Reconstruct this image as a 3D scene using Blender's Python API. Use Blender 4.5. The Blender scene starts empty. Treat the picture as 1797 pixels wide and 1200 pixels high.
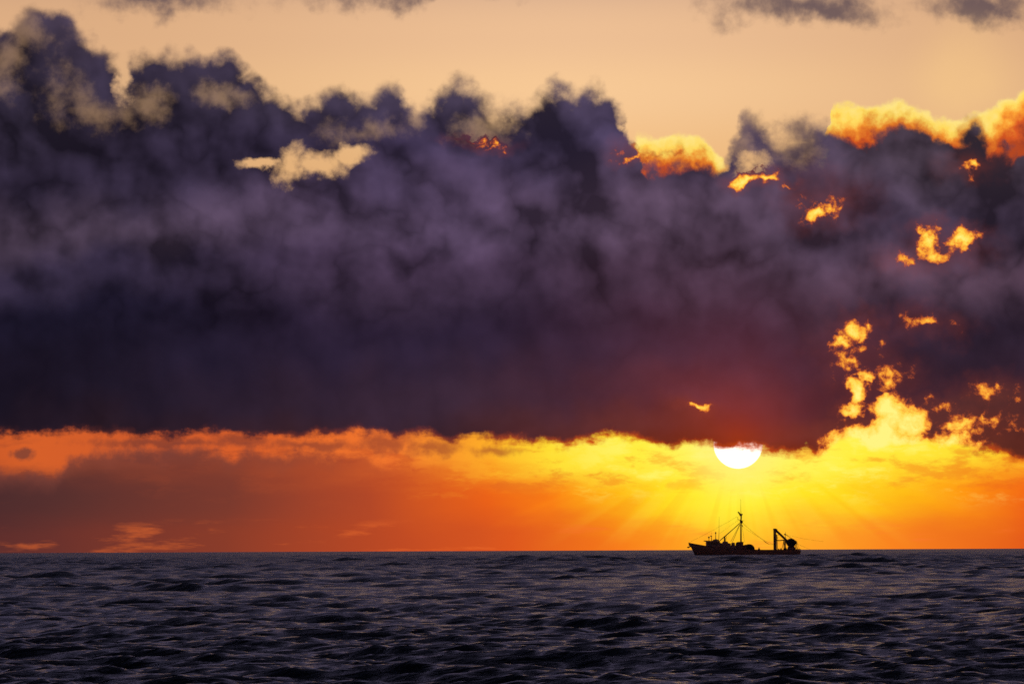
import bpy, bmesh, math, random
import numpy as np
from mathutils import Vector, Matrix

R = math.radians
scene = bpy.context.scene
COL = scene.collection

# ------------------------------------------------------------------ camera
CAM_H = 2.5                       # eye height above the sea, metres
EARTH = 6.371e6
F_PX = 9095.0                     # focal length in photo pixels (1797 wide)
PITCH = math.atan(366.0 / F_PX) - math.sqrt(2 * CAM_H / EARTH)
ROLL = R(0.255)
cam = bpy.data.cameras.new("camera")
cam.sensor_width = 36.0
cam.lens = 36.0 * F_PX / 1797.0
cam.clip_start = 0.5
cam.clip_end = 60000.0
camo = bpy.data.objects.new("camera", cam)
COL.objects.link(camo)
camo.matrix_world = (Matrix.Translation((0, 0, CAM_H)) @ Matrix.Rotation(math.pi / 2 + PITCH, 4, 'X')
                     @ Matrix.Rotation(-ROLL, 4, 'Z'))
scene.camera = camo


def sky_dir(px, py):
    """direction (azimuth, elevation) of a photo pixel"""
    a, b = px - 898.5, py - 600.0
    return (a - b * ROLL) / F_PX, PITCH - (b + a * ROLL) / F_PX


SUN_PX = (1295.0, 779.0)
SUN_AZ, SUN_EL = sky_dir(*SUN_PX)

# ------------------------------------------------------------------ render / exposure
scene.view_settings.view_transform = 'Standard'
scene.view_settings.look = 'None'
scene.view_settings.gamma = 1.0
scene.view_settings.exposure = 0.0
scene.view_settings.use_curve_mapping = False
scene.cycles.use_denoising = False
scene.cycles.use_adaptive_sampling = True
scene.cycles.adaptive_threshold = 0.012
scene.cycles.adaptive_min_samples = 10
scene.cycles.max_bounces = 3
scene.cycles.pixel_filter_type = 'BLACKMAN_HARRIS'
scene.cycles.filter_width = 1.6


# ------------------------------------------------------------------ node expression helper
def lin(c):
    def f(v):
        v /= 255.0
        return v / 12.92 if v <= 0.04045 else ((v + 0.055) / 1.055) ** 2.4
    return (f(c[0]), f(c[1]), f(c[2]), 1.0)


class X:
    """a float or colour socket with arithmetic"""
    tree = None

    def __init__(self, s):
        self.s = s

    @staticmethod
    def put(sock, v):
        if isinstance(v, X):
            X.tree.links.new(v.s, sock)
        else:
            sock.default_value = v

    @staticmethod
    def m(op, *a, clamp=False):
        n = X.tree.nodes.new('ShaderNodeMath')
        n.operation = op
        n.use_clamp = clamp
        for i, v in enumerate(a):
            X.put(n.inputs[i], v)
        return X(n.outputs[0])

    def __add__(s, o): return X.m('ADD', s, o)
    def __radd__(s, o): return X.m('ADD', o, s)
    def __sub__(s, o): return X.m('SUBTRACT', s, o)
    def __rsub__(s, o): return X.m('SUBTRACT', o, s)
    def __mul__(s, o): return X.m('MULTIPLY', s, o)
    def __rmul__(s, o): return X.m('MULTIPLY', o, s)
    def __truediv__(s, o): return X.m('DIVIDE', s, o)


def sstep(a, b, v):
    n = X.tree.nodes.new('ShaderNodeMapRange')
    n.interpolation_type = 'SMOOTHSTEP'
    X.put(n.inputs['Value'], v)
    X.put(n.inputs['From Min'], a)
    X.put(n.inputs['From Max'], b)
    return X(n.outputs['Result'])


def vmath(op, a, b=None, scale=None):
    n = X.tree.nodes.new('ShaderNodeVectorMath')
    n.operation = op
    X.put(n.inputs[0], a)
    if b is not None:
        X.put(n.inputs[1], b)
    if scale is not None:
        X.put(n.inputs['Scale'], scale)
    return X(n.outputs['Value'] if op in ('LENGTH', 'DOT_PRODUCT') else n.outputs['Vector'])


def combine(x, y, z=0.0):
    n = X.tree.nodes.new('ShaderNodeCombineXYZ')
    for i, v in enumerate((x, y, z)):
        X.put(n.inputs[i], v)
    return X(n.outputs[0])


def separate(v):
    n = X.tree.nodes.new('ShaderNodeSeparateXYZ')
    X.put(n.inputs[0], v)
    return [X(o) for o in n.outputs]


def noise(vec, scale, detail=6.0, rough=0.55, lac=2.0, dist=0.0):
    n = X.tree.nodes.new('ShaderNodeTexNoise')
    X.put(n.inputs['Vector'], vec)
    n.inputs['Scale'].default_value = scale
    n.inputs['Detail'].default_value = detail
    n.inputs['Roughness'].default_value = rough
    n.inputs['Lacunarity'].default_value = lac
    n.inputs['Distortion'].default_value = dist
    return X(n.outputs['Fac']), X(n.outputs['Color'])


def voronoi(vec, scale, detail=2.0, rough=0.5):
    n = X.tree.nodes.new('ShaderNodeTexVoronoi')
    X.put(n.inputs['Vector'], vec)
    n.inputs['Scale'].default_value = scale
    n.inputs['Detail'].default_value = detail
    n.inputs['Roughness'].default_value = rough
    n.normalize = True
    return X(n.outputs['Distance'])


def mixc(a, b, f, mode='MIX'):
    n = X.tree.nodes.new('ShaderNodeMix')
    n.data_type = 'RGBA'
    n.blend_type = mode
    n.clamp_factor = True
    X.put(n.inputs[0], f)
    X.put(n.inputs[6], a)
    X.put(n.inputs[7], b)
    return X(n.outputs[2])


def ramp(v, stops, lo, hi, interp='EASE'):
    """colour ramp over lo..hi; stops are (position, sRGB colour)"""
    n = X.tree.nodes.new('ShaderNodeValToRGB')
    n.color_ramp.interpolation = interp
    el = n.color_ramp.elements
    while len(el) < len(stops):
        el.new(0.5)
    for e, (p, c) in zip(el, sorted(stops, key=lambda s: s[0])):
        e.position = (p - lo) / (hi - lo)
        e.color = lin(c)
    X.put(n.inputs[0], (v - lo) * (1.0 / (hi - lo)))
    return X(n.outputs[0])


def curve(v, pts, lo, hi, vlo=-300.0, vhi=1100.0):
    """a height line: y (photo units) as a function of x"""
    n = X.tree.nodes.new('ShaderNodeFloatCurve')
    c = n.mapping.curves[0]
    q = [((p - lo) / (hi - lo), (y - vlo) / (vhi - vlo)) for p, y in pts]
    while len(c.points) < len(q):
        c.points.new(0.5, 0.5)
    for p, (a, b) in zip(c.points, q):
        p.location = (a, b)
        p.handle_type = 'AUTO_CLAMPED'
    n.mapping.update()
    X.put(n.inputs['Value'], X.m('MULTIPLY', v - lo, 1.0 / (hi - lo), clamp=True))
    return X(n.outputs[0]) * (vhi - vlo) + vlo


def blobs(vec, items, start=-9.0):
    """largest of several soft ellipses: 1 at a centre, 0 on its rim, negative outside"""
    out = None
    for it in items:
        x, y, rx, ry = it[:4]
        gain = it[4] if len(it) > 4 else 1.0
        d = vmath('SUBTRACT', vec, (x, y, 0.0))
        d = vmath('MULTIPLY', d, (1.0 / rx, 1.0 / ry, 0.0))
        f = (1.0 - vmath('LENGTH', d)) * gain
        out = f if out is None else X.m('MAXIMUM', out, f)
    return out


# ------------------------------------------------------------------ world: dusk sky with its clouds
world = bpy.data.worlds.new("World")
scene.world = world
world.use_nodes = True
wt = world.node_tree
wt.nodes.clear()
X.tree = wt
tc = wt.nodes.new('ShaderNodeTexCoord')
D = vmath('NORMALIZE', X(tc.outputs['Generated']))
dx, dy, dz = separate(D)
az = X.m('ARCTAN2', dx, dy)
el = X.m('ARCSINE', dz)
a_ = az * F_PX
b_ = (PITCH - el) * F_PX
U = a_ + b_ * ROLL + 898.5             # sky angles in units of 1/9095 rad, x to the right, y down
V = b_ - a_ * ROLL + 600.0
UV = combine(U, V)
P = vmath('SCALE', D, scale=F_PX / 100.0)                      # noise space: one unit is 100 of those
PH = vmath('MULTIPLY', P, (1.0, 1.0, 3.6))                      # flattened for stratus streaks

nA, cA = noise(P, 0.75, 4.0, 0.5)
nB, cB = noise(P, 3.1, 4.0, 0.52)
nF, _f = noise(P, 2.3, 6.0, 0.6)
ax, ay, az_ = separate(vmath('SUBTRACT', cA, (0.5, 0.5, 0.5)))
bx_, by_, bz_ = separate(vmath('SUBTRACT', cB, (0.5, 0.5, 0.5)))
wU = ax * 120.0 + bx_ * 46.0
wV = ay * 120.0 + by_ * 46.0
UW, VW = U + wU, V + wV                                         # ragged coordinates
UVW = combine(UW, VW)
UVF = combine(U + ax * 40.0 + bx_ * 46.0, V + ay * 40.0 + by_ * 46.0)   # placed more tightly, still ragged
nL, cL = noise(PH, 0.45, 5.0, 0.5)
nS, cS = noise(PH, 1.3, 6.0, 0.6)
nD, cD = noise(P, 0.42, 4.0, 0.5)
lx, ly, lz = separate(vmath('SUBTRACT', cD, (0.5, 0.5, 0.5)))

sd = vmath('LENGTH', vmath('SUBTRACT', UV, (SUN_PX[0], SUN_PX[1], 0.0)))    # angle from the sun
LO, HI = -100.0, 1900.0

# --- clear sky: peach in the frame, above it an unseen lavender-to-dark band shaped for the sea's reflections
clear = ramp(V, [(-260, (176, 152, 150)), (-60, (214, 172, 142)), (60, (237, 191, 148)), (160, (247, 201, 150)),
                 (300, (242, 190, 130)), (700, (232, 150, 60))], -260.0, 700.0)
warmth = sstep(900.0, 0.0, X.m('ABSOLUTE', U - 1000.0))
clear = mixc(clear, lin((205, 155, 112)), (1.0 - warmth) * 0.5)
sky = wt.nodes.new('ShaderNodeTexSky')
sky.sky_type = 'NISHITA'
sky.sun_disc = False
sky.sun_elevation = SUN_EL
sky.sun_rotation = SUN_AZ
sky.dust_density = 2.0
sky.air_density = 1.0
upper = mixc((0, 0, 0, 1), X(sky.outputs[0]), 0.07)
refl_band = ramp(el, [(R(7.0), (112, 108, 144)), (R(13), (104, 102, 144)), (R(20), (54, 55, 84)), (R(30), (32, 34, 54)), (R(50), (18, 19, 32))], R(7.0), R(60), 'LINEAR')
upper = mixc(upper, refl_band, 0.88)
col = mixc(clear, upper, sstep(R(5.9), R(7.4), el))

# --- high mauve wisps along the top of the frame and beyond it
wisp = blobs(UVW, [(285, 4, 120, 36), (720, -14, 210, 34), (1420, 8, 165, 34), (1730, 12, 130, 30),
                   (1040, -30, 120, 30)])
wisp = wisp + (nF - 0.5) * 1.5
col = mixc(col, lin((92, 76, 84)), sstep(-0.35, 0.9, wisp) * 0.9)
high = sstep(0.42, 0.6, nA) * sstep(R(6.0), R(7.2), el) * sstep(R(40.0), R(12.0), el)  # unseen cloud above the frame, its cover set for the sea's reflections
col = mixc(col, lin((84, 79, 102)), high * 0.7)

pale_glow = sstep(1.5, 0.1, vmath('LENGTH', vmath('MULTIPLY', vmath('SUBTRACT', UV, (1694.0, 150.0, 0.0)), (1 / 90.0, 1 / 96.0, 0.0))))
col = mixc(col, lin((250, 203, 138)), pale_glow * (nA * 0.6 + 0.2))  # soft warm glow painted into the sky colour

# --- glow below the bank: three rows of colour from the horizon up
ROW1 = [(-100, (188, 80, 40)), (60, (214, 96, 42)), (300, (206, 90, 44)), (460, (222, 98, 42)), (700, (244, 120, 46)), (860, (255, 176, 40)),
        (960, (255, 222, 52)), (1120, (255, 238, 66)), (1295, (255, 250, 110)), (1500, (255, 238, 62)), (1700, (255, 222, 50)),
        (1797, (255, 176, 36)), (1900, (235, 130, 40))]
ROW2 = [(-100, (66, 40, 44)), (100, (86, 48, 46)), (400, (122, 58, 46)), (650, (178, 72, 40)), (850, (236, 98, 24)), (960, (252, 128, 20)),
        (1080, (255, 186, 22)), (1180, (255, 226, 34)), (1295, (255, 248, 56)), (1440, (255, 226, 32)), (1560, (255, 196, 22)),
        (1700, (255, 146, 16)), (1797, (244, 104, 22)), (1900, (190, 80, 40))]
ROW3 = [(-100, (84, 44, 44)), (100, (106, 50, 44)), (400, (138, 60, 42)), (700, (190, 74, 36)), (900, (222, 88, 30)), (1080, (246, 120, 26)),
        (1200, (255, 158, 32)), (1295, (255, 188, 36)), (1420, (255, 162, 38)), (1560, (250, 132, 32)), (1797, (228, 92, 26)), (1900, (180, 74, 40))]
Ur = U + ax * 60.0
r1 = ramp(Ur, ROW1, LO, HI, 'LINEAR')
r2 = ramp(Ur, ROW2, LO, HI, 'LINEAR')
r3 = ramp(Ur, ROW3, LO, HI, 'LINEAR')
Vr = V + (nL - 0.5) * 70.0 + (nS - 0.5) * 26.0
glow = mixc(r1, r2, sstep(800.0, 868.0, Vr))
glow = mixc(glow, r3, sstep(860.0, 950.0, Vr))
# broad yellow pillar under the sun
pil = sstep(150.0, 0.0, X.m('ABSOLUTE', U - 1290.0)) * sstep(965.0, 850.0, V) * 0.55
glow = mixc(glow, lin((255, 240, 60)), pil)
# thin bright streaks of lit stratus, and duller bars between them
nT, _ = noise(vmath('ADD', vmath('MULTIPLY', P, (1.0, 1.0, 3.2)), vmath('SCALE', cB, scale=0.25)), 0.8, 6.0, 0.62)
band = sstep(765.0, 800.0, V) * sstep(885.0, 840.0, V)
glow = mixc(glow, mixc(r1, lin((255, 252, 130)), sstep(900.0, 1150.0, U) * 0.6), sstep(0.50, 0.66, nT) * 0.75 * sstep(900.0, 830.0, V))
glow = mixc(glow, r3, sstep(0.49, 0.36, nT) * 0.55 * band)
# rays fanning down from the gap
ang = X.m('ARCTAN2', U - SUN_PX[0], V - (SUN_PX[1] - 40.0))
nR, _ = noise(combine(ang, 0.0, 3.7), 7.0, 2.0, 0.5)
ray = sstep(0.44, 0.62, nR) * sstep(800.0, 860.0, V) * sstep(980.0, 900.0, V) * sstep(520.0, 120.0, X.m('ABSOLUTE', U - 1295.0))
glow = mixc(glow, lin((255, 228, 70)), ray * 0.16)
glow = mixc(glow, r3, sstep(0.5, 0.36, nR) * sstep(820.0, 900.0, V) * 0.2)
lowst = sstep(0.54, 0.70, noise(vmath('MULTIPLY', P, (1.0, 1.0, 6.5)), 0.55, 5.0, 0.6)[0]) * sstep(905.0, 930.0, V)
glow = mixc(glow, mixc(r3, lin((255, 120, 50)), 0.6), lowst * 0.6)
# grey-brown bank far left, with bright gaps above it
T_LOW = [(-100, 830), (0, 826), (70, 826), (88, 830), (122, 806), (160, 792), (260, 790), (300, 786), (365, 780), (405, 797), (440, 786),
         (500, 797), (530, 786), (585, 800), (625, 793), (680, 812), (760, 816), (860, 822), (1000, 850), (1900, 870)]
lowtop = V + by_ * 30.0 + ay * 16.0 - curve(U + bx_ * 30.0, T_LOW, LO, HI)
lowa = sstep(-10.0, 20.0, lowtop + (nF - 0.5) * 60.0) * 0.85 * sstep(930.0, 560.0, U)
lowc = mixc(mixc(lin((116, 62, 54)), r2, sstep(0.0, 44.0, lowtop)), r2, sstep(250.0, 800.0, U))
lowfade = sstep(935.0, 868.0, V)
glow = mixc(glow, lowc, lowa * lowfade)
spot = blobs(combine(U + bx_ * 30.0, V + by_ * 20.0), [(44, 797, 30, 14)]) + (nF - 0.5) * 1.6
glow = mixc(glow, lin((112, 62, 52)), sstep(0.0, 0.6, spot) * 0.8)
col = mixc(col, glow, sstep(700.0, 745.0, V))

# --- the sun's disc and the glare round it
disc = sstep(44.0, 41.5, sd)
col = mixc(col, (1.0, 0.86, 0.22, 1.0), sstep(120.0, 30.0, sd) * 0.6)
col = mixc(col, (1.7, 1.6, 1.35, 1.0), disc)

# --- sunlit cloud behind the dark bank
T_RIM = [(-100, 700), (1060, 700), (1085, 330), (1100, 262), (1122, 236), (1150, 238), (1185, 232), (1215, 240), (1245, 240), (1260, 262), (1275, 300),
         (1300, 330), (1330, 420), (1400, 420), (1440, 300), (1450, 196), (1480, 183), (1520, 188), (1550, 185), (1575, 171), (1600, 184), (1640, 196),
         (1665, 208), (1700, 205), (1740, 190), (1775, 170), (1810, 160), (1860, 260), (1900, 500)]
drim = V + by_ * 44.0 + ay * 26.0 - (curve(U + bx_ * 40.0 + ax * 20.0 - 13.0, T_RIM, LO, HI) + curve(U + bx_ * 40.0 + ax * 20.0 + 13.0, T_RIM, LO, HI)) * 0.5
rimc = ramp(drim + (nF - 0.5) * 90.0, [(0, (255, 228, 132)), (22, (255, 218, 96)), (42, (252, 160, 54)), (62, (220, 92, 38)), (80, (160, 64, 40))], 0.0, 80.0, 'LINEAR')
rima = sstep(-4.0, 10.0, drim) * sstep(720.0, 640.0, V)
col = mixc(col, rimc, rima)

# --- the dark bank
T_TOP = [(-100, 60), (0, 46), (20, 22), (60, 12), (105, 22), (135, 46), (170, 70), (205, 92), (225, 100), (245, 86), (300, 94), (350, 106),
         (376, 116), (388, 94), (412, 88), (434, 100), (447, 126), (482, 150), (520, 158), (566, 150), (590, 136), (616, 140), (634, 166), (648, 150),
         (690, 134), (710, 148), (722, 194), (736, 190), (748, 174), (790, 152), (830, 156), (850, 176), (870, 186), (902, 178), (932, 164), (962, 140),
         (985, 132), (1002, 150), (1050, 133), (1068, 142), (1082, 172), (1108, 196), (1116, 240), (1124, 288), (1150, 284), (1185, 270), (1215, 258),
         (1246, 264), (1268, 290), (1282, 250), (1292, 214), (1312, 204), (1334, 214), (1372, 230), (1420, 214), (1462, 212), (1500, 220), (1560, 216),
         (1582, 205), (1604, 194), (1640, 206), (1656, 238), (1672, 240), (1688, 206), (1712, 226), (1752, 246), (1800, 252), (1840, 180), (1900, 60)]
B_BOT = [(-100, 766), (0, 768), (100, 766), (200, 762), (250, 771), (330, 766), (380, 760), (420, 770), (500, 771), (600, 766), (650, 760), (700, 770),
         (740, 766), (790, 776), (900, 778), (980, 784), (1040, 783), (1080, 768), (1110, 774), (1160, 785), (1190, 792), (1204, 784), (1240, 788),
         (1300, 793), (1360, 797), (1400, 801), (1438, 801), (1460, 784), (1492, 766), (1530, 790), (1570, 780), (1610, 782), (1660, 790), (1700, 796),
         (1750, 801), (1797, 813), (1840, 800), (1900, 770)]
U_t = U + ax * 60.0 + bx_ * 40.0
V_t = V + ay * 40.0 + by_ * 40.0
dtop = V_t - (curve(U_t - 13.0, T_TOP, LO, HI) + curve(U_t, T_TOP, LO, HI) + curve(U_t + 13.0, T_TOP, LO, HI)) * (1.0 / 3.0)
dbot = curve(U + ax * 20.0 + bx_ * 30.0, B_BOT, LO, HI) - (V + ay * 16.0 + by_ * 26.0)
PB = vmath('ADD', P, vmath('SCALE', cB, scale=0.16))
nb1, _ = noise(PB, 0.78, 3.0, 0.5)
nb2, _ = noise(vmath('ADD', PB, (0.18, 0.0, 0.28)), 0.78, 3.0, 0.5)
bil1 = X.m('ABSOLUTE', nb1 - 0.5)
bil2 = X.m('ABSOLUTE', nb2 - 0.5)
bank0 = sstep(-16.0, 32.0, dtop + (nF - 0.5) * 52.0 + (bil1 - 0.10) * 170.0) * sstep(-4.0, 13.0, dbot + (nF - 0.5) * 46.0 + (nS - 0.5) * 34.0)
# gaps where the clear sky shows
gap = blobs(UVF, [(455, 282, 46, 14), (508, 296, 34, 46), (560, 290, 60, 34), (612, 276, 40, 26), (216, 122, 16, 62, .7),
                  (1320, 290, 40, 30, .5)])
thin = blobs(UVF, [(36, 62, 50, 56), (20, 112, 40, 60), (165, 205, 80, 30, .6), (262, 182, 44, 34, .9),
                   (120, 160, 60, 50, .5), (392, 168, 56, 24), (842, 228, 60, 34), (735, 198, 18, 30), (200, 60, 60, 50, .7), (640, 236, 70, 26, .6),
                   (1300, 250, 40, 50, .8), (1400, 262, 60, 30, .5)])
gapa = X.m('MAXIMUM', sstep(-0.1, 0.62, gap + (nF - 0.5) * 1.3), sstep(-0.2, 1.0, thin + (nF - 0.5) * 2.0) * 0.3)
bank = bank0 * (1.0 - gapa * 0.94)

# breaks in the bank where lit cloud shows
FIRE = [(1150, 262, 50, 20, .9), (1118, 284, 26, 9, .7), (1225, 248, 34, 13, .9), (1315, 318, 36, 15, 1.1), (1350, 312, 26, 10, .8), (1382, 320, 18, 7, .5),
        (1402, 340, 12, 12, .35), (1438, 372, 24, 16, 1.05), (1634, 416, 24, 26, .95), (1690, 424, 26, 24, .95), (1588, 458, 30, 14, .5), (1658, 440, 40, 20, .5),
        (1500, 580, 30, 28, .85), (1478, 598, 20, 14, .7), (1522, 572, 24, 22, .6), (1625, 568, 34, 16, .38), (1496, 625, 34, 30, .35),
        (1516, 660, 30, 18, 1.15), (1502, 692, 22, 34, 1.1), (1498, 718, 30, 18, 1.15), (1560, 722, 44, 26, 1.1), (1548, 668, 44, 20, .45), (1600, 752, 44, 22, .95),
        (1545, 780, 96, 44, 1.5), (1480, 792, 46, 22, 1.4), (1590, 735, 60, 34, 1.0), (1640, 790, 70, 26, 1.1), (1650, 712, 34, 18, .62), (1730, 690, 40, 16, .4), (1660, 778, 54, 24, .6), (1700, 740, 60, 16, .3),
        (1222, 712, 24, 11, .85), (852, 252, 26, 6, .42), (864, 260, 16, 8, .6), (826, 243, 24, 5, .42), (1700, 296, 20, 10, .3), (1450, 350, 30, 20, .3)]
UVG = combine(U + ax * 30.0 + bx_ * 60.0, V + ay * 30.0 + by_ * 60.0)
fb = blobs(UVG, FIRE)
nG, _ = noise(vmath('ADD', P, vmath('SCALE', cB, scale=0.2)), 4.6, 5.0, 0.6)
lower = sstep(690.0, 780.0, V) * 0.22
ff = fb + (nF - 0.5) * 1.9 + (nG - 0.5) * 1.5 - 0.06 + lower
fa = sstep(-0.08, 0.42, ff)
halo = sstep(-1.0, 0.5, fb + (nF - 0.5) * 0.8)
col = mixc(col, ramp(ff, [(0.0, (130, 58, 44)), (0.16, (214, 96, 42)), (0.36, (252, 158, 52)), (0.62, (255, 214, 78)), (1.1, (255, 244, 130))], 0.0, 1.1, 'LINEAR'), sstep(-0.34, -0.1, ff) * bank0)
bank = bank * (1.0 - fa)

# body colour: four columns of the bank, read through folded coordinates
C0 = [(0, (58, 48, 62)), (140, (52, 44, 62)), (300, (44, 36, 54)), (400, (66, 53, 70)), (470, (50, 41, 62)), (560, (30, 25, 44)), (680, (31, 24, 40)), (770, (40, 26, 36))]
C1 = [(0, (60, 52, 70)), (160, (66, 56, 76)), (260, (56, 46, 70)), (380, (76, 60, 84)), (480, (64, 48, 70)), (590, (45, 33, 54)), (690, (56, 38, 54)), (770, (62, 36, 44))]
C2 = [(0, (70, 60, 78)), (240, (62, 52, 76)), (380, (78, 61, 80)), (500, (66, 47, 64)), (600, (66, 42, 60)), (690, (84, 44, 56)), (745, (104, 48, 46)), (790, (96, 34, 26))]
C3 = [(0, (70, 60, 70)), (260, (76, 62, 76)), (380, (60, 48, 66)), (470, (76, 56, 72)), (580, (54, 40, 58)), (680, (48, 32, 46)), (740, (74, 42, 44)), (800, (88, 40, 34))]
Vc = V + ly * 190.0 + ay * 70.0
Uc = U + lx * 190.0
body = mixc(ramp(Vc, C0, 0.0, 800.0), ramp(Vc, C1, 0.0, 800.0), sstep(150.0, 760.0, Uc))
body = mixc(body, ramp(Vc, C2, 0.0, 800.0), sstep(760.0, 1260.0, Uc))
body = mixc(body, ramp(Vc, C3, 0.0, 800.0), sstep(1300.0, 1620.0, Uc))
# billows: broad folds, a little lighter on the upper right of each
PW = vmath('ADD', P, vmath('SCALE', cA, scale=0.5))
n1, _ = noise(PW, 0.5, 4.0, 0.45)
n2, _ = noise(vmath('ADD', PW, (0.25, 0.0, 0.36)), 0.5, 4.0, 0.45)
tone = None
for x, y, rx, ry, g in [(110, 250, 170, 70, -.32), (330, 280, 180, 60, -.3), (310, 410, 40, 80, -.3), (1000, 270, 130, 90, -.24), (980, 440, 80, 45, -.2),
                        (660, 330, 100, 45, -.16), (1190, 470, 90, 70, -.22), (1490, 350, 100, 60, -.26), (1740, 370, 70, 80, -.28), (1750, 570, 110, 110, -.32),
                        (60, 640, 240, 150, -.2), (320, 560, 280, 70, -.22), (400, 350, 90, 45, .5), (180, 415, 150, 60, .34), (530, 450, 150, 60, .22),
                        (800, 400, 140, 70, .2), (1150, 350, 100, 60, .26), (1340, 400, 90, 60, .26), (1560, 470, 170, 40, .32), (1250, 690, 150, 50, .24), (640, 245, 70, 36, .22),
                        (1560, 290, 100, 50, .2)]:
    d = vmath('MULTIPLY', vmath('SUBTRACT', UVW, (x, y, 0.0)), (1.0 / rx, 1.0 / ry, 0.0))
    g_ = sstep(1.2, 0.0, vmath('LENGTH', d)) * g
    tone = g_ if tone is None else tone + g_
relief = (n1 - n2) * 3.0 + (nA - 0.5) * 1.1 + X.m('MINIMUM', bil1 - 0.08, 0.08) * 2.0 + (bil1 - bil2) * 2.1 + (nF - 0.5) * 0.36
fadeb = sstep(660.0, 420.0, V) * 0.78 + 0.22
shade = X.m('MAXIMUM', X.m('MINIMUM', 1.0 + relief * fadeb + tone * 1.3, 1.9), 0.4)
body = vmath('SCALE', body, scale=shade)
body = mixc(body, lin((150, 62, 40)), halo * 0.22)
# light soaking through the bank beside the sun
soak = X.m('EXPONENT', sd * (-1.0 / 80.0)) * 0.8
body = mixc(body, lin((170, 52, 10)), soak)
edge = sstep(46.0, 0.0, dbot) * sstep(760.0, 1250.0, U) * 0.35
body = mixc(body, lin((120, 52, 24)), edge * sstep(-0.1, 0.2, nS - 0.4))
fringe = sstep(20.0, 0.0, dbot + (nF - 0.5) * 30.0)
body = mixc(body, mixc(r3, lin((226, 84, 14)), sstep(850.0, 1050.0, U)), fringe * (sstep(700.0, 1050.0, U) * 0.5 + 0.4))
body = mixc(body, lin((196, 78, 30)), sstep(1.0, 0.5, bank0) * rima)
col = mixc(col, body, bank)
# shreds hanging under the base
shred = blobs(combine(U + bx_ * 50.0 + ax * 40.0, V + by_ * 26.0), [(300, 776, 150, 9, .8), (560, 780, 130, 10, .8), (690, 776, 60, 18, .9), (760, 786, 60, 14, .8), (420, 772, 60, 12, .8), (860, 792, 60, 9, .6)])
col = mixc(col, mixc(lin((112, 56, 48)), r2, 0.3), sstep(-0.3, 0.7, shred + (nF - 0.5) * 2.0) * 0.7 * (1.0 - bank0))

# yellow sheet under the breaks joins the glow
bg = wt.nodes.new('ShaderNodeBackground')
wo = wt.nodes.new('ShaderNodeOutputWorld')
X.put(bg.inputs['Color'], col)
bg.inputs['Strength'].default_value = 1.0
wt.links.new(bg.outputs[0], wo.inputs[0])
world.cycles.sampling_method = 'NONE'

# ------------------------------------------------------------------ sun lamp, dimmed by the cloud it sits in
sl = bpy.data.lights.new("sun", 'SUN')
sl.energy = 0.0004
sl.angle = R(0.53)
sl.color = (1.0, 0.52, 0.2)
so = bpy.data.objects.new("sun", sl)
COL.objects.link(so)
sdir = Vector((math.sin(SUN_AZ) * math.cos(SUN_EL), math.cos(SUN_AZ) * math.cos(SUN_EL), math.sin(SUN_EL)))
so.rotation_euler = sdir.to_track_quat('Z', 'Y').to_euler()
so.location = (300, 1500, 60)


# ------------------------------------------------------------------ materials
def material(name, color, rough=0.5, metal=0.0, vary=0.25, scale=3.0):
    m = bpy.data.materials.new(name)
    m.use_nodes = True
    X.tree = m.node_tree
    p = m.node_tree.nodes['Principled BSDF']
    t = m.node_tree.nodes.new('ShaderNodeTexCoord')
    f, _ = noise(X(t.outputs['Object']), scale, 6.0, 0.6)
    c = tuple(color) + (1.0,)
    d = tuple(v * (1 - vary) for v in color) + (1.0,)
    X.put(p.inputs['Base Color'], mixc(d, c, sstep(0.35, 0.65, f)))
    X.put(p.inputs['Roughness'], f * 0.2 + (rough - 0.1))
    p.inputs['Metallic'].default_value = metal
    return m


def water_material():
    m = bpy.data.materials.new("sea_water")
    m.use_nodes = True
    X.tree = m.node_tree
    p = m.node_tree.nodes['Principled BSDF']
    t = m.node_tree.nodes.new('ShaderNodeTexCoord')
    pos = X(t.outputs['Object'])
    p.inputs['Base Color'].default_value = (0.006, 0.008, 0.014, 1)
    p.inputs['IOR'].default_value = 1.333
    v1 = vmath('MULTIPLY', pos, (0.62, 1.7, 1.0))
    a, _ = noise(v1, 2.0, 4.0, 0.6, dist=0.5)
    b, _ = noise(v1, 0.35, 3.0, 0.5)
    n = m.node_tree.nodes.new('ShaderNodeBump')
    n.inputs['Strength'].default_value = 1.0
    n.inputs['Distance'].default_value = 0.14
    c, _ = noise(pos, 0.11, 2.0, 0.5)
    far = sstep(180.0, 900.0, vmath('LENGTH', pos))       # waves too fine for the distant mesh
    X.put(n.inputs['Height'], a + b * (far * 2.5 + 0.8) + c * (far * 5.0))
    X.put(p.inputs['Roughness'], sstep(90.0, 900.0, vmath('LENGTH', pos)) * 0.18 + 0.12)
    X.put(p.inputs['Normal'], X(n.outputs[0]))
    return m


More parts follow.
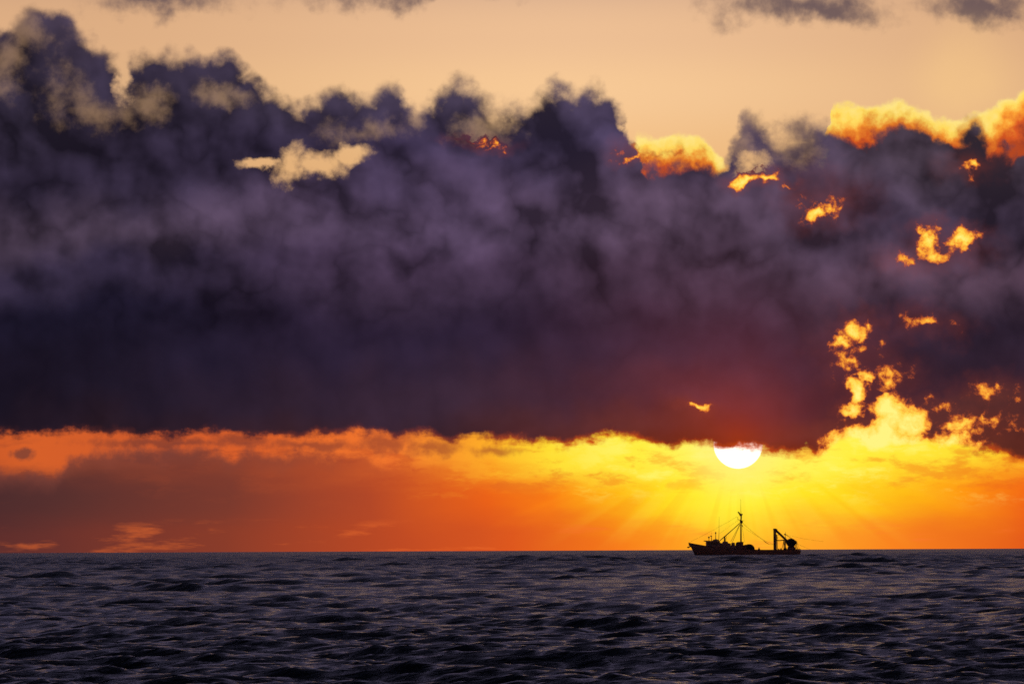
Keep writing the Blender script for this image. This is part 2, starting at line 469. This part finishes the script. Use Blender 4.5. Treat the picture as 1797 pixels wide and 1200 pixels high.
# ------------------------------------------------------------------ the sea: one curved sheet out past the horizon
def build_sea():
    rng = np.random.default_rng(11)
    fine = np.linspace(R(-7.6), R(7.6), 580)
    outer = R(7.6) + (R(180.0) - R(7.6)) * (np.linspace(0, 1, 40)[1:] ** 2.0)
    phi = np.concatenate([-outer[::-1], fine, outer[:-1]])
    rows = [0.6, 3, 8, 15, 24, 34, 44, 54, 62, 70, 76, 80]
    r = 83.0
    while r < 14000.0:
        rows.append(r)
        r += max(0.10, 0.0014 * r) if r < 240.0 else (0.0014 + 0.0006 * min(1.0, (r - 240.0) / 160.0)) * r if r < 1600.0 else 0.007 * r
    rr = np.array(rows)
    nr, nc = len(rr), len(phi)
    dphi = np.gradient(phi)
    drr = np.gradient(rr)
    RR, PP = np.meshgrid(rr, phi, indexing='ij')
    Xc = (RR * np.sin(PP)).astype(np.float32)
    Yc = (RR * np.cos(PP)).astype(np.float32)
    cell = np.maximum(drr[:, None], np.abs(RR * dphi[None, :])).astype(np.float32)
    Zc = np.zeros_like(Xc)
    Ox = np.zeros_like(Xc)
    Oy = np.zeros_like(Xc)
    # calmer inshore, rougher in the open water
    shelter = (0.62 + 0.95 * np.clip((RR - 130.0) / 600.0, 0, 1) ** 0.8).astype(np.float32)
    wind = R(248.0)                    # the chop runs towards the camera and a little across
    lams = np.concatenate([np.geomspace(0.30, 9.0, 96), np.geomspace(9.5, 46.0, 16)])
    for lam in lams:
        k = 2 * math.pi / lam
        spread = 0.5 if lam < 1.2 else (0.45 if lam < 9 else 0.38)
        th = wind + rng.normal(0, spread)
        if lam < 9:
            amp = (0.0088 if lam < 1.2 else (0.0056 if lam < 3.0 else 0.0050)) * lam
        else:
            amp = 0.019 * (lam / 12.0) ** 0.55
        amp *= rng.uniform(0.6, 1.3)
        kx, ky = k * math.cos(th), k * math.sin(th)
        ph = kx * Xc + ky * Yc + rng.uniform(0, 2 * math.pi)
        w = amp * np.clip((lam / cell - 2.0) / 1.6, 0, 1)
        if lam > 1.2:
            w = w * shelter
        s = np.sin(ph)
        Zc += w * s
        q = (0.5 if lam < 2.2 else 0.8) * w * np.cos(ph)
        Ox += q * math.cos(th)
        Oy += q * math.sin(th)
    # gustiness: patches of rougher and calmer water
    g = np.zeros_like(Xc)
    for lam in (37.0, 61.0, 90.0, 140.0):
        th = rng.uniform(0, 6.28)
        g += np.sin(2 * math.pi / lam * (math.cos(th) * Xc + math.sin(th) * Yc) + rng.uniform(0, 6.28))
    gain = np.clip(1.0 + 0.16 * g, 0.55, 1.6)
    Zc *= gain
    Zc -= (RR ** 2 / (2 * EARTH)).astype(np.float32)
    co = np.stack([Xc + Ox, Yc + Oy, Zc], -1).reshape(-1, 3).astype(np.float32)
    i = np.arange(nr - 1)[:, None] * nc
    j = np.arange(nc)[None, :]
    j2 = (j + 1) % nc
    quads = np.stack([i + j, i + j2, i + nc + j2, i + nc + j], -1).reshape(-1, 4).astype(np.int32)
    # faces wound so that normals point up
    quads = quads[:, ::-1].copy()
    me = bpy.data.meshes.new("sea")
    me.vertices.add(len(co))
    me.vertices.foreach_set('co', co.ravel())
    me.loops.add(quads.size)
    me.loops.foreach_set('vertex_index', quads.ravel())
    me.polygons.add(len(quads))
    me.polygons.foreach_set('loop_start', np.arange(0, quads.size, 4, dtype=np.int32))
    me.polygons.foreach_set('use_smooth', np.ones(len(quads), dtype=bool))
    me.update()
    me.materials.append(water_material())
    o = bpy.data.objects.new("sea", me)
    COL.objects.link(o)
    o["kind"] = "structure"
    o["label"] = "dark choppy sea reaching to the horizon under the sunset"
    return o


build_sea()

# ------------------------------------------------------------------ the fishing boat
BOAT_D = 1250.0
S_ = BOAT_D / F_PX / 7.188              # metres per unit of the side view below
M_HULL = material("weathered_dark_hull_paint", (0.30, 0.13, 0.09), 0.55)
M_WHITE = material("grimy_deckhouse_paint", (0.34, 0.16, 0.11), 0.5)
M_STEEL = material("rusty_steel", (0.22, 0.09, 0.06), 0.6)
M_WIRE = material("galvanised_wire", (0.05, 0.035, 0.03), 0.6)
M_NET = material("wet_trawl_net", (0.035, 0.03, 0.025), 0.9, scale=12.0)
M_GLASS = material("dark_window_glass", (0.012, 0.013, 0.016), 0.15, vary=0.1)
M_DECK = material("worn_deck", (0.07, 0.055, 0.045), 0.7)

boat = bpy.data.objects.new("fishing_boat", None)
COL.objects.link(boat)
az_b, el_b = sky_dir(1180 + 900 / 7.188, 965)
boat.location = (BOAT_D * math.sin(az_b), BOAT_D * math.cos(az_b), -BOAT_D ** 2 / (2 * EARTH) - 0.05)
boat.rotation_euler = (0, R(0.0), -az_b + R(4.0))
boat["label"] = "dark steel fishing trawler with tall mast and stern gantry on the sea"
boat["category"] = "boat"


def zx(v): return (v - 900.0) * S_
def zz(v): return (740.0 - v) * S_
def pt(x, y, depth=0.0): return Vector((zx(x), depth, zz(y)))


def part(name, bm, mat, parent=boat, smooth=False, bevel=0.0):
    if bevel:
        bmesh.ops.bevel(bm, geom=bm.edges[:], offset=bevel, segments=2, affect='EDGES', clamp_overlap=True)
    bmesh.ops.recalc_face_normals(bm, faces=bm.faces[:])
    me = bpy.data.meshes.new(name)
    bm.to_mesh(me)
    bm.free()
    for p in me.polygons:
        p.use_smooth = smooth
    me.materials.append(mat)
    o = bpy.data.objects.new(name, me)
    COL.objects.link(o)
    o.parent = parent
    return o


def tube(bm, pts, radii, n=8):
    """tapered tube through points"""
    if not hasattr(radii, '__len__'):
        radii = [radii] * len(pts)
    rings = []
    for i, p in enumerate(pts):
        a = pts[max(i - 1, 0)]
        b = pts[min(i + 1, len(pts) - 1)]
        d = (Vector(b) - Vector(a)).normalized()
        side = d.cross(Vector((0, 1, 0)))
        if side.length < 0.05:
            side = d.cross(Vector((1, 0, 0)))
        side.normalize()
        up = d.cross(side)
        rings.append([bm.verts.new(Vector(p) + (side * math.cos(t) + up * math.sin(t)) * radii[i])
                      for t in [2 * math.pi * q / n for q in range(n)]])
    for a, b in zip(rings, rings[1:]):
        for q in range(n):
            bm.faces.new((a[q], a[(q + 1) % n], b[(q + 1) % n], b[q]))
    bm.faces.new(rings[0])
    bm.faces.new(rings[-1][::-1])
    return bm


def tubep(name, pts, radii, mat, parent=boat, n=8):
    return part(name, tube(bmesh.new(), pts, radii, n), mat, parent, smooth=True)


def prism(bm, outline, y0, y1):
    """side-view outline extruded across the boat"""
    a = [bm.verts.new((zx(x), y0, zz(y))) for x, y in outline]
    b = [bm.verts.new((zx(x), y1, zz(y))) for x, y in outline]
    n = len(a)
    bm.faces.new(a)
    bm.faces.new(b[::-1])
    for i in range(n):
        bm.faces.new((a[i], a[(i + 1) % n], b[(i + 1) % n], b[i]))
    return bm


def prismp(name, outline, half, mat, parent=boat, bevel=0.04, y=0.0):
    return part(name, prism(bmesh.new(), outline, y - half, y + half), mat, parent, bevel=bevel)


def lathe_y(bm, c, prof, n=28):
    """solid of revolution about an athwartships axis; prof = (y, radius)"""
    rings = []
    for y, r in prof:
        rings.append([bm.verts.new(c + Vector((r * math.cos(t), y, r * math.sin(t)))) for t in [2 * math.pi * q / n for q in range(n)]])
    for a, b in zip(rings, rings[1:]):
        for q in range(n):
            bm.faces.new((a[q], a[(q + 1) % n], b[(q + 1) % n], b[q]))
    bm.faces.new(rings[0])
    bm.faces.new(rings[-1][::-1])
    return bm


def lathe_z(bm, c, prof, n=20):
    rings = []
    for z, r in prof:
        rings.append([bm.verts.new(c + Vector((r * math.cos(t), r * math.sin(t), z))) for t in [2 * math.pi * q / n for q in range(n)]])
    for a, b in zip(rings, rings[1:]):
        for q in range(n):
            bm.faces.new((a[q], a[(q + 1) % n], b[(q + 1) % n], b[q]))
    bm.faces.new(rings[0])
    bm.faces.new(rings[-1][::-1])
    return bm


def sag(a, b, drop, n=9):
    return [a.lerp(b, t) + Vector((0, 0, -drop * 4 * t * (1 - t))) for t in [i / (n - 1) for i in range(n)]]


# hull: stations from stem to transom (sheer x, keel x, sheer height, half beam, bilge fullness)
ST = [(200, 322, 570, 0.06, .5), (216, 328, 574, 0.55, .5), (250, 345, 581, 1.15, .55), (310, 380, 592, 1.95, .6), (400, 440, 609, 2.7, .7), (520, 540, 624, 3.15, .8),
      (700, 705, 642, 3.4, .9), (900, 900, 656, 3.45, .95), (1100, 1100, 663, 3.45, .95), (1300, 1300, 665, 3.4, .9), (1460, 1450, 662, 3.25, .85), (1560, 1540, 664, 3.05, .8), (1602, 1580, 672, 2.9, .75)]
KEEL = -1.5
bm = bmesh.new()
NT = 9
outer_rings, sheer_port, sheer_star = [], [], []
for xs, xk, ys, hb, full in ST:
    top = zz(ys)
    prt, stb = [], []
    for i in range(NT):
        t = i / (NT - 1)
        z = KEEL + (top - KEEL) * t
        x = zx(xk) + (zx(xs) - zx(xk)) * t ** 1.15
        w = hb * (1 - (1 - t) ** (1.2 + 2.6 * full)) * (0.86 + 0.14 * t) + 0.02
        prt.append(Vector((x, -w, z)))
        stb.append(Vector((x, w, z)))
    sheer_port.append(prt[-1])
    sheer_star.append(stb[-1])
    outer_rings.append([bm.verts.new(v) for v in prt[::-1]] + [bm.verts.new(v) for v in stb])
for a, b in zip(outer_rings, outer_rings[1:]):
    for q in range(len(a) - 1):
        bm.faces.new((a[q], a[q + 1], b[q + 1], b[q]))
bm.faces.new(outer_rings[-1])
bm.faces.new(outer_rings[0])
# bulwark inside and deck
inner = []
for a, (xs, xk, ys, hb, full) in zip(outer_rings, ST):
    p, s = a[0].co, a[-1].co
    w = max(hb - 0.14, 0.02)
    drop = 0.62
    inner.append([bm.verts.new((p.x, -w, p.z)), bm.verts.new((p.x + 0.05, -w, p.z - drop)), bm.verts.new((p.x + 0.05, w, p.z - drop)), bm.verts.new((s.x, w, s.z))])
for (a, ia), (b, ib) in zip(zip(outer_rings, inner), zip(outer_rings[1:], inner[1:])):
    bm.faces.new((a[0], b[0], ib[0], ia[0]))
    bm.faces.new((a[-1], ia[3], ib[3], b[-1]))
    for q in range(3):
        bm.faces.new((ia[q], ib[q], ib[q + 1], ia[q + 1]))
e, ie = outer_rings[-1], inner[-1]
bm.faces.new((ie[0], ie[1], ie[2], ie[3]))
bm.faces.new((e[0], ie[0], ie[3], e[-1]))
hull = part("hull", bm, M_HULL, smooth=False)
tubep("rub_rail", [v + Vector((0, -0.02, 0.03)) for v in sheer_port], 0.075, M_STEEL, hull, 6)
tubep("rub_rail", [v + Vector((0, 0.02, 0.03)) for v in sheer_star], 0.075, M_STEEL, hull, 6)
# anchor in its roller on the stem
bm = bmesh.new()
tube(bm, [pt(238, 606), pt(192, 626)], [0.16, 0.13], 6)
tube(bm, [pt(188, 622, -0.35), pt(198, 630, 0.0), pt(188, 622, 0.35)], 0.13, 6)
part("anchor", bm, M_STEEL, hull)

# wheelhouse
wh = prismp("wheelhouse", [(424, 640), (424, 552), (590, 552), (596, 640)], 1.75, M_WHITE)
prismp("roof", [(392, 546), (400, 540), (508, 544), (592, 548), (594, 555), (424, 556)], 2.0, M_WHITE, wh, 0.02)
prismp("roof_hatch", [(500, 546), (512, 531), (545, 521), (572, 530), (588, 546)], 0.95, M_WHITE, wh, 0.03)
for k in range(4):
    bm = prism(bmesh.new(), [(436 + 37 * k, 590), (436 + 37 * k, 566), (464 + 37 * k, 566), (464 + 37 * k, 590)], -1.79, -1.745)
    part("window", bm, M_GLASS, wh)
for k in range(3):
    y = -1.15 + 1.15 * k
    bm = bmesh.new()
    bmesh.ops.create_cube(bm, size=1.0, matrix=Matrix.Translation((zx(423.0), y, zz(578))) @ Matrix.Diagonal((0.05, 0.9, 0.5, 1)))
    part("window", bm, M_GLASS, wh)
# lamps and aerials on the wheelhouse roof
lp = tubep("searchlight", [pt(455, 546, -0.8), pt(455, 508, -0.8)], 0.07, M_STEEL, wh)
part("lamp_head", lathe_y(bmesh.new(), pt(455, 501, -0.8), [(-0.2, 0.12), (-0.15, 0.2), (0.15, 0.22), (0.2, 0.14)], 14), M_STEEL, lp)
rp = tubep("radar_post", [pt(491, 546, 0.3), pt(491, 480, 0.3)], [0.09, 0.06], M_STEEL, wh)
part("radar_scanner", prism(bmesh.new(), [(472, 479), (474, 489), (497, 492), (496, 480)], 0.1, 0.5), M_WHITE, rp)
tubep("whip_aerial", [pt(492, 480, 0.3), pt(491, 432, 0.3)], [0.02, 0.012], M_WIRE, rp, 5)
ln = tubep("lantern_post", [pt(543, 526, 0.0), pt(543, 458, 0.0)], [0.085, 0.06], M_STEEL, wh)
part("lantern", lathe_z(bmesh.new(), pt(543, 460), [(0.0, .07), (.1, .15), (.3, .17), (.42, .09), (.6, .03)], 12), M_STEEL, ln)
tubep("radio_aerial", [pt(584, 548, 1.0), pt(589, 420, 1.0), pt(591, 240, 1.0)], [0.06, 0.035, 0.014], M_WIRE, wh, 6)

# deckhouse with its exhaust stack
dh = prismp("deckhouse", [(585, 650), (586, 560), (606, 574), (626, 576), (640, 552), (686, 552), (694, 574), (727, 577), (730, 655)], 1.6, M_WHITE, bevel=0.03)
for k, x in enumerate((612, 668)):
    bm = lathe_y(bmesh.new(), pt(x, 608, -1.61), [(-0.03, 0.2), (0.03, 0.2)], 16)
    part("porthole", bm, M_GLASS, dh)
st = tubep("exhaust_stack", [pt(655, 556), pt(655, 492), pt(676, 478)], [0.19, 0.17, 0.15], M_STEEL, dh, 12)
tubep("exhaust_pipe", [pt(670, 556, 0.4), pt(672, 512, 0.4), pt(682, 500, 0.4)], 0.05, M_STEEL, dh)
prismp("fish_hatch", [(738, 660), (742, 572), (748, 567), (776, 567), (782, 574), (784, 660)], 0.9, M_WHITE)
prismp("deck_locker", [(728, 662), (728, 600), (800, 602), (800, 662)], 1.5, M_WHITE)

# winch house below the mast
wn = prismp("winch_house", [(798, 662), (799, 580), (806, 566), (826, 558), (872, 557), (890, 561), (890, 570), (884, 573), (884, 600), (898, 602), (898, 662)], 1.4, M_STEEL)
for s in (-1, 1):
    part("winch_drum", lathe_y(bmesh.new(), pt(842, 625, s * 1.75), [(-.3, .62), (-.24, .62), (-.24, .3), (.24, .3), (.24, .62), (.3, .62)], 20), M_STEEL, wn)

# main mast
mast = tubep("mast", [pt(860, 640), pt(861, 560), pt(862, 330), pt(866, 235), pt(866, 205)], [0.2, 0.19, 0.155, 0.165, 0.13], M_STEEL, n=12)
tubep("crosstree", [pt(868, 298, -1.1), pt(868, 298, 1.1)], 0.07, M_STEEL, mast)
prismp("mast_platform", [(848, 298), (852, 286), (882, 292), (886, 316), (874, 330), (852, 322)], 0.4, M_STEEL, mast, 0.02)
prismp("masthead_lamp", [(874, 340), (884, 352), (886, 372), (876, 368)], 0.14, M_STEEL, mast, 0.01)
br = tubep("lamp_bracket", [pt(856, 284), pt(836, 282), pt(822, 274)], 0.055, M_STEEL, mast)
tubep("bracket_rod", [pt(822, 276), pt(824, 244)], [0.045, 0.03], M_STEEL, br)
tubep("stub_arm", [pt(870, 292), pt(906, 292)], [0.04, 0.025], M_STEEL, mast, 6)
prismp("radar_head", [(822, 186), (828, 178), (840, 184), (858, 208), (882, 206), (886, 216), (874, 226), (872, 240), (852, 236), (840, 212)], 0.35, M_STEEL, mast, 0.02)
tubep("topmast_aerial", [pt(864, 210), pt(861, 150), pt(860, 20)], [0.06, 0.035, 0.012], M_WIRE, mast, 6)
# rigging
def wire(a, b, r=0.028, drop=0.0, mat=M_WIRE, name="stay"):
    return tubep(name, sag(a, b, drop), r, mat, boat, 5)
tubep("cargo_boom", [pt(596, 540, -0.5), pt(680, 470, -0.3), pt(850, 324, 0)], [0.10, 0.11, 0.07], M_STEEL)
wire(pt(590, 552, 0.5), pt(846, 322, 0.05), 0.035)
wire(pt(728, 556, -1.4), pt(848, 338, 0), 0.045)
wire(pt(758, 562, 1.4), pt(850, 342, 0), 0.05)
wire(pt(206, 566), pt(822, 238), 0.018, 0.12)
wire(pt(596, 452, 0.9), pt(836, 280), 0.014)
wire(pt(900, 560, -1.4), pt(872, 330), 0.022)
wire(pt(1150, 545, 0.3), pt(878, 318), 0.030, 0.1)
wire(pt(1284, 596, 1.5), pt(874, 360), 0.018, 0.3)
tubep("tackle_block", [pt(1146, 542, 0.3), pt(1175, 566, 0.3), pt(1216, 590, 0.3)], [0.05, 0.085, 0.04], M_STEEL)
wire(pt(1216, 590, 0.3), pt(1288, 598, 1.0), 0.022)

# large covered reel amidships
rl = part("net_reel", lathe_y(bmesh.new(), pt(962, 655), [(-1.5, .3), (-1.5, 1.18), (-1.36, 1.3), (1.36, 1.3), (1.5, 1.18), (1.5, .3)], 36), M_NET, smooth=False)
prismp("reel_guard", [(890, 664), (892, 604), (920, 592), (925, 664)], 1.55, M_STEEL, rl)
part("hatch_cone", lathe_z(bmesh.new(), pt(1085, 668, -0.8), [(0, .3), (.35, .26), (.5, .12), (.8, .06)], 12), M_STEEL)

# stern gantry: two posts, top beam, braces
for s in (-1, 1):
    g = part("gantry_post", prism(bmesh.new(), [(1280, 690), (1280, 400), (1286, 394), (1296, 396), (1300, 690)], s * 2.3 - 0.16, s * 2.3 + 0.16), M_STEEL, bevel=0.02)
    tubep("post_step", [pt(1300, 508, s * 2.3), pt(1322, 510, s * 2.3)], [0.10, 0.06], M_STEEL, g, 6)
    tubep("gantry_brace", [pt(1296, 412, s * 2.25), pt(1360, 470, s * 2.1), pt(1440, 548, s * 1.9)], [0.17, 0.16, 0.17], M_STEEL)
    tubep("gantry_leg", [pt(1306, 470, s * 2.0), pt(1310, 690, s * 2.0)], [0.12, 0.10], M_STEEL)
    tubep("side_strut", [pt(1300, 541, s * 2.2), pt(1350, 545, s * 2.1), pt(1410, 537, s * 2.0)], [0.09, 0.11, 0.09], M_STEEL)
    tubep("stern_post", [pt(1412, 540, s * 1.9), pt(1414, 690, s * 1.9)], [0.13, 0.12], M_STEEL)
prismp("gantry_beam", [(1276, 398), (1286, 392), (1312, 402), (1312, 416), (1280, 418)], 2.5, M_STEEL, bevel=0.02)
tubep("hanging_block", [pt(1332, 450, -0.5), pt(1336, 466, -0.5), pt(1334, 478, -0.5)], [0.03, 0.1, 0.05], M_STEEL)
am = tubep("stern_lamp_mast", [pt(1424, 560), pt(1422, 436)], [0.08, 0.03], M_STEEL)
part("lamp", lathe_z(bmesh.new(), pt(1418, 478), [(0, .1), (.1, .2), (.28, .2), (.4, .06)], 12), M_STEEL, am)
tubep("lamp_arm", [pt(1404, 468), pt(1440, 472)], 0.03, M_STEEL, am, 5)
wire(pt(1392, 556, -1.9), pt(1368, 650, -2.2), 0.06)
wire(pt(1400, 545, 1.2), pt(1440, 655, 1.2), 0.05)
for x0, x1, h in ((1322, 1344, 645), (1350, 1372, 640), (1390, 1440, 640)):
    prismp("deck_gear", [(x0, 690), (x0 + 2, h + 6), (x0 + 7, h), (x1 - 6, h + 2), (x1, 690)], 0.5, M_NET, y=-1.2)

# net drum on its pedestal
dr = part("net_drum", lathe_y(bmesh.new(), pt(1492, 572), [(-2.0, .2), (-2.0, .9), (-1.8, 1.0), (-1.0, .97), (0.2, 1.04), (1.2, .98), (1.8, 1.0), (2.0, .9), (2.0, .2)], 30), M_NET)
prismp("drum_hood", [(1432, 570), (1436, 545), (1462, 529), (1492, 523), (1524, 534), (1552, 552), (1558, 568), (1540, 606), (1470, 610), (1446, 598)], 1.85, M_NET, dr, 0.05)
prismp("drum_pedestal", [(1446, 692), (1450, 645), (1462, 618), (1460, 600), (1534, 600), (1528, 620), (1546, 650), (1552, 692)], 1.3, M_STEEL)
for s in (-1, 1):
    tubep("drum_leg", [pt(1553, 556, s * 2.0), pt(1560, 690, s * 2.2)], 0.085, M_STEEL)
    wire(pt(1556, 550, s * 2.0), pt(1592, 668, s * 2.4), 0.03)
    wire(pt(1424, 470, s * 0.2), pt(1552, 552, s * 1.8), 0.03)
# stern rail
bm = bmesh.new()
tube(bm, [pt(1562, 664, -2.8), pt(1575, 652, -2.8), pt(1602, 654, -2.6), pt(1602, 654, 2.6), pt(1575, 652, 2.8), pt(1562, 664, 2.8)], 0.06, 6)
part("stern_rail", bm, M_STEEL, hull)
# warps led aft from the gantry to the trawl under the water
wire(pt(1424, 470, 1.2), pt(1910, 560, 1.6), 0.016, 0.15, name="trawl_warp")
wire(pt(1556, 585, -1.6), pt(1960, 745, -1.8), 0.016, 0.1, name="trawl_warp")
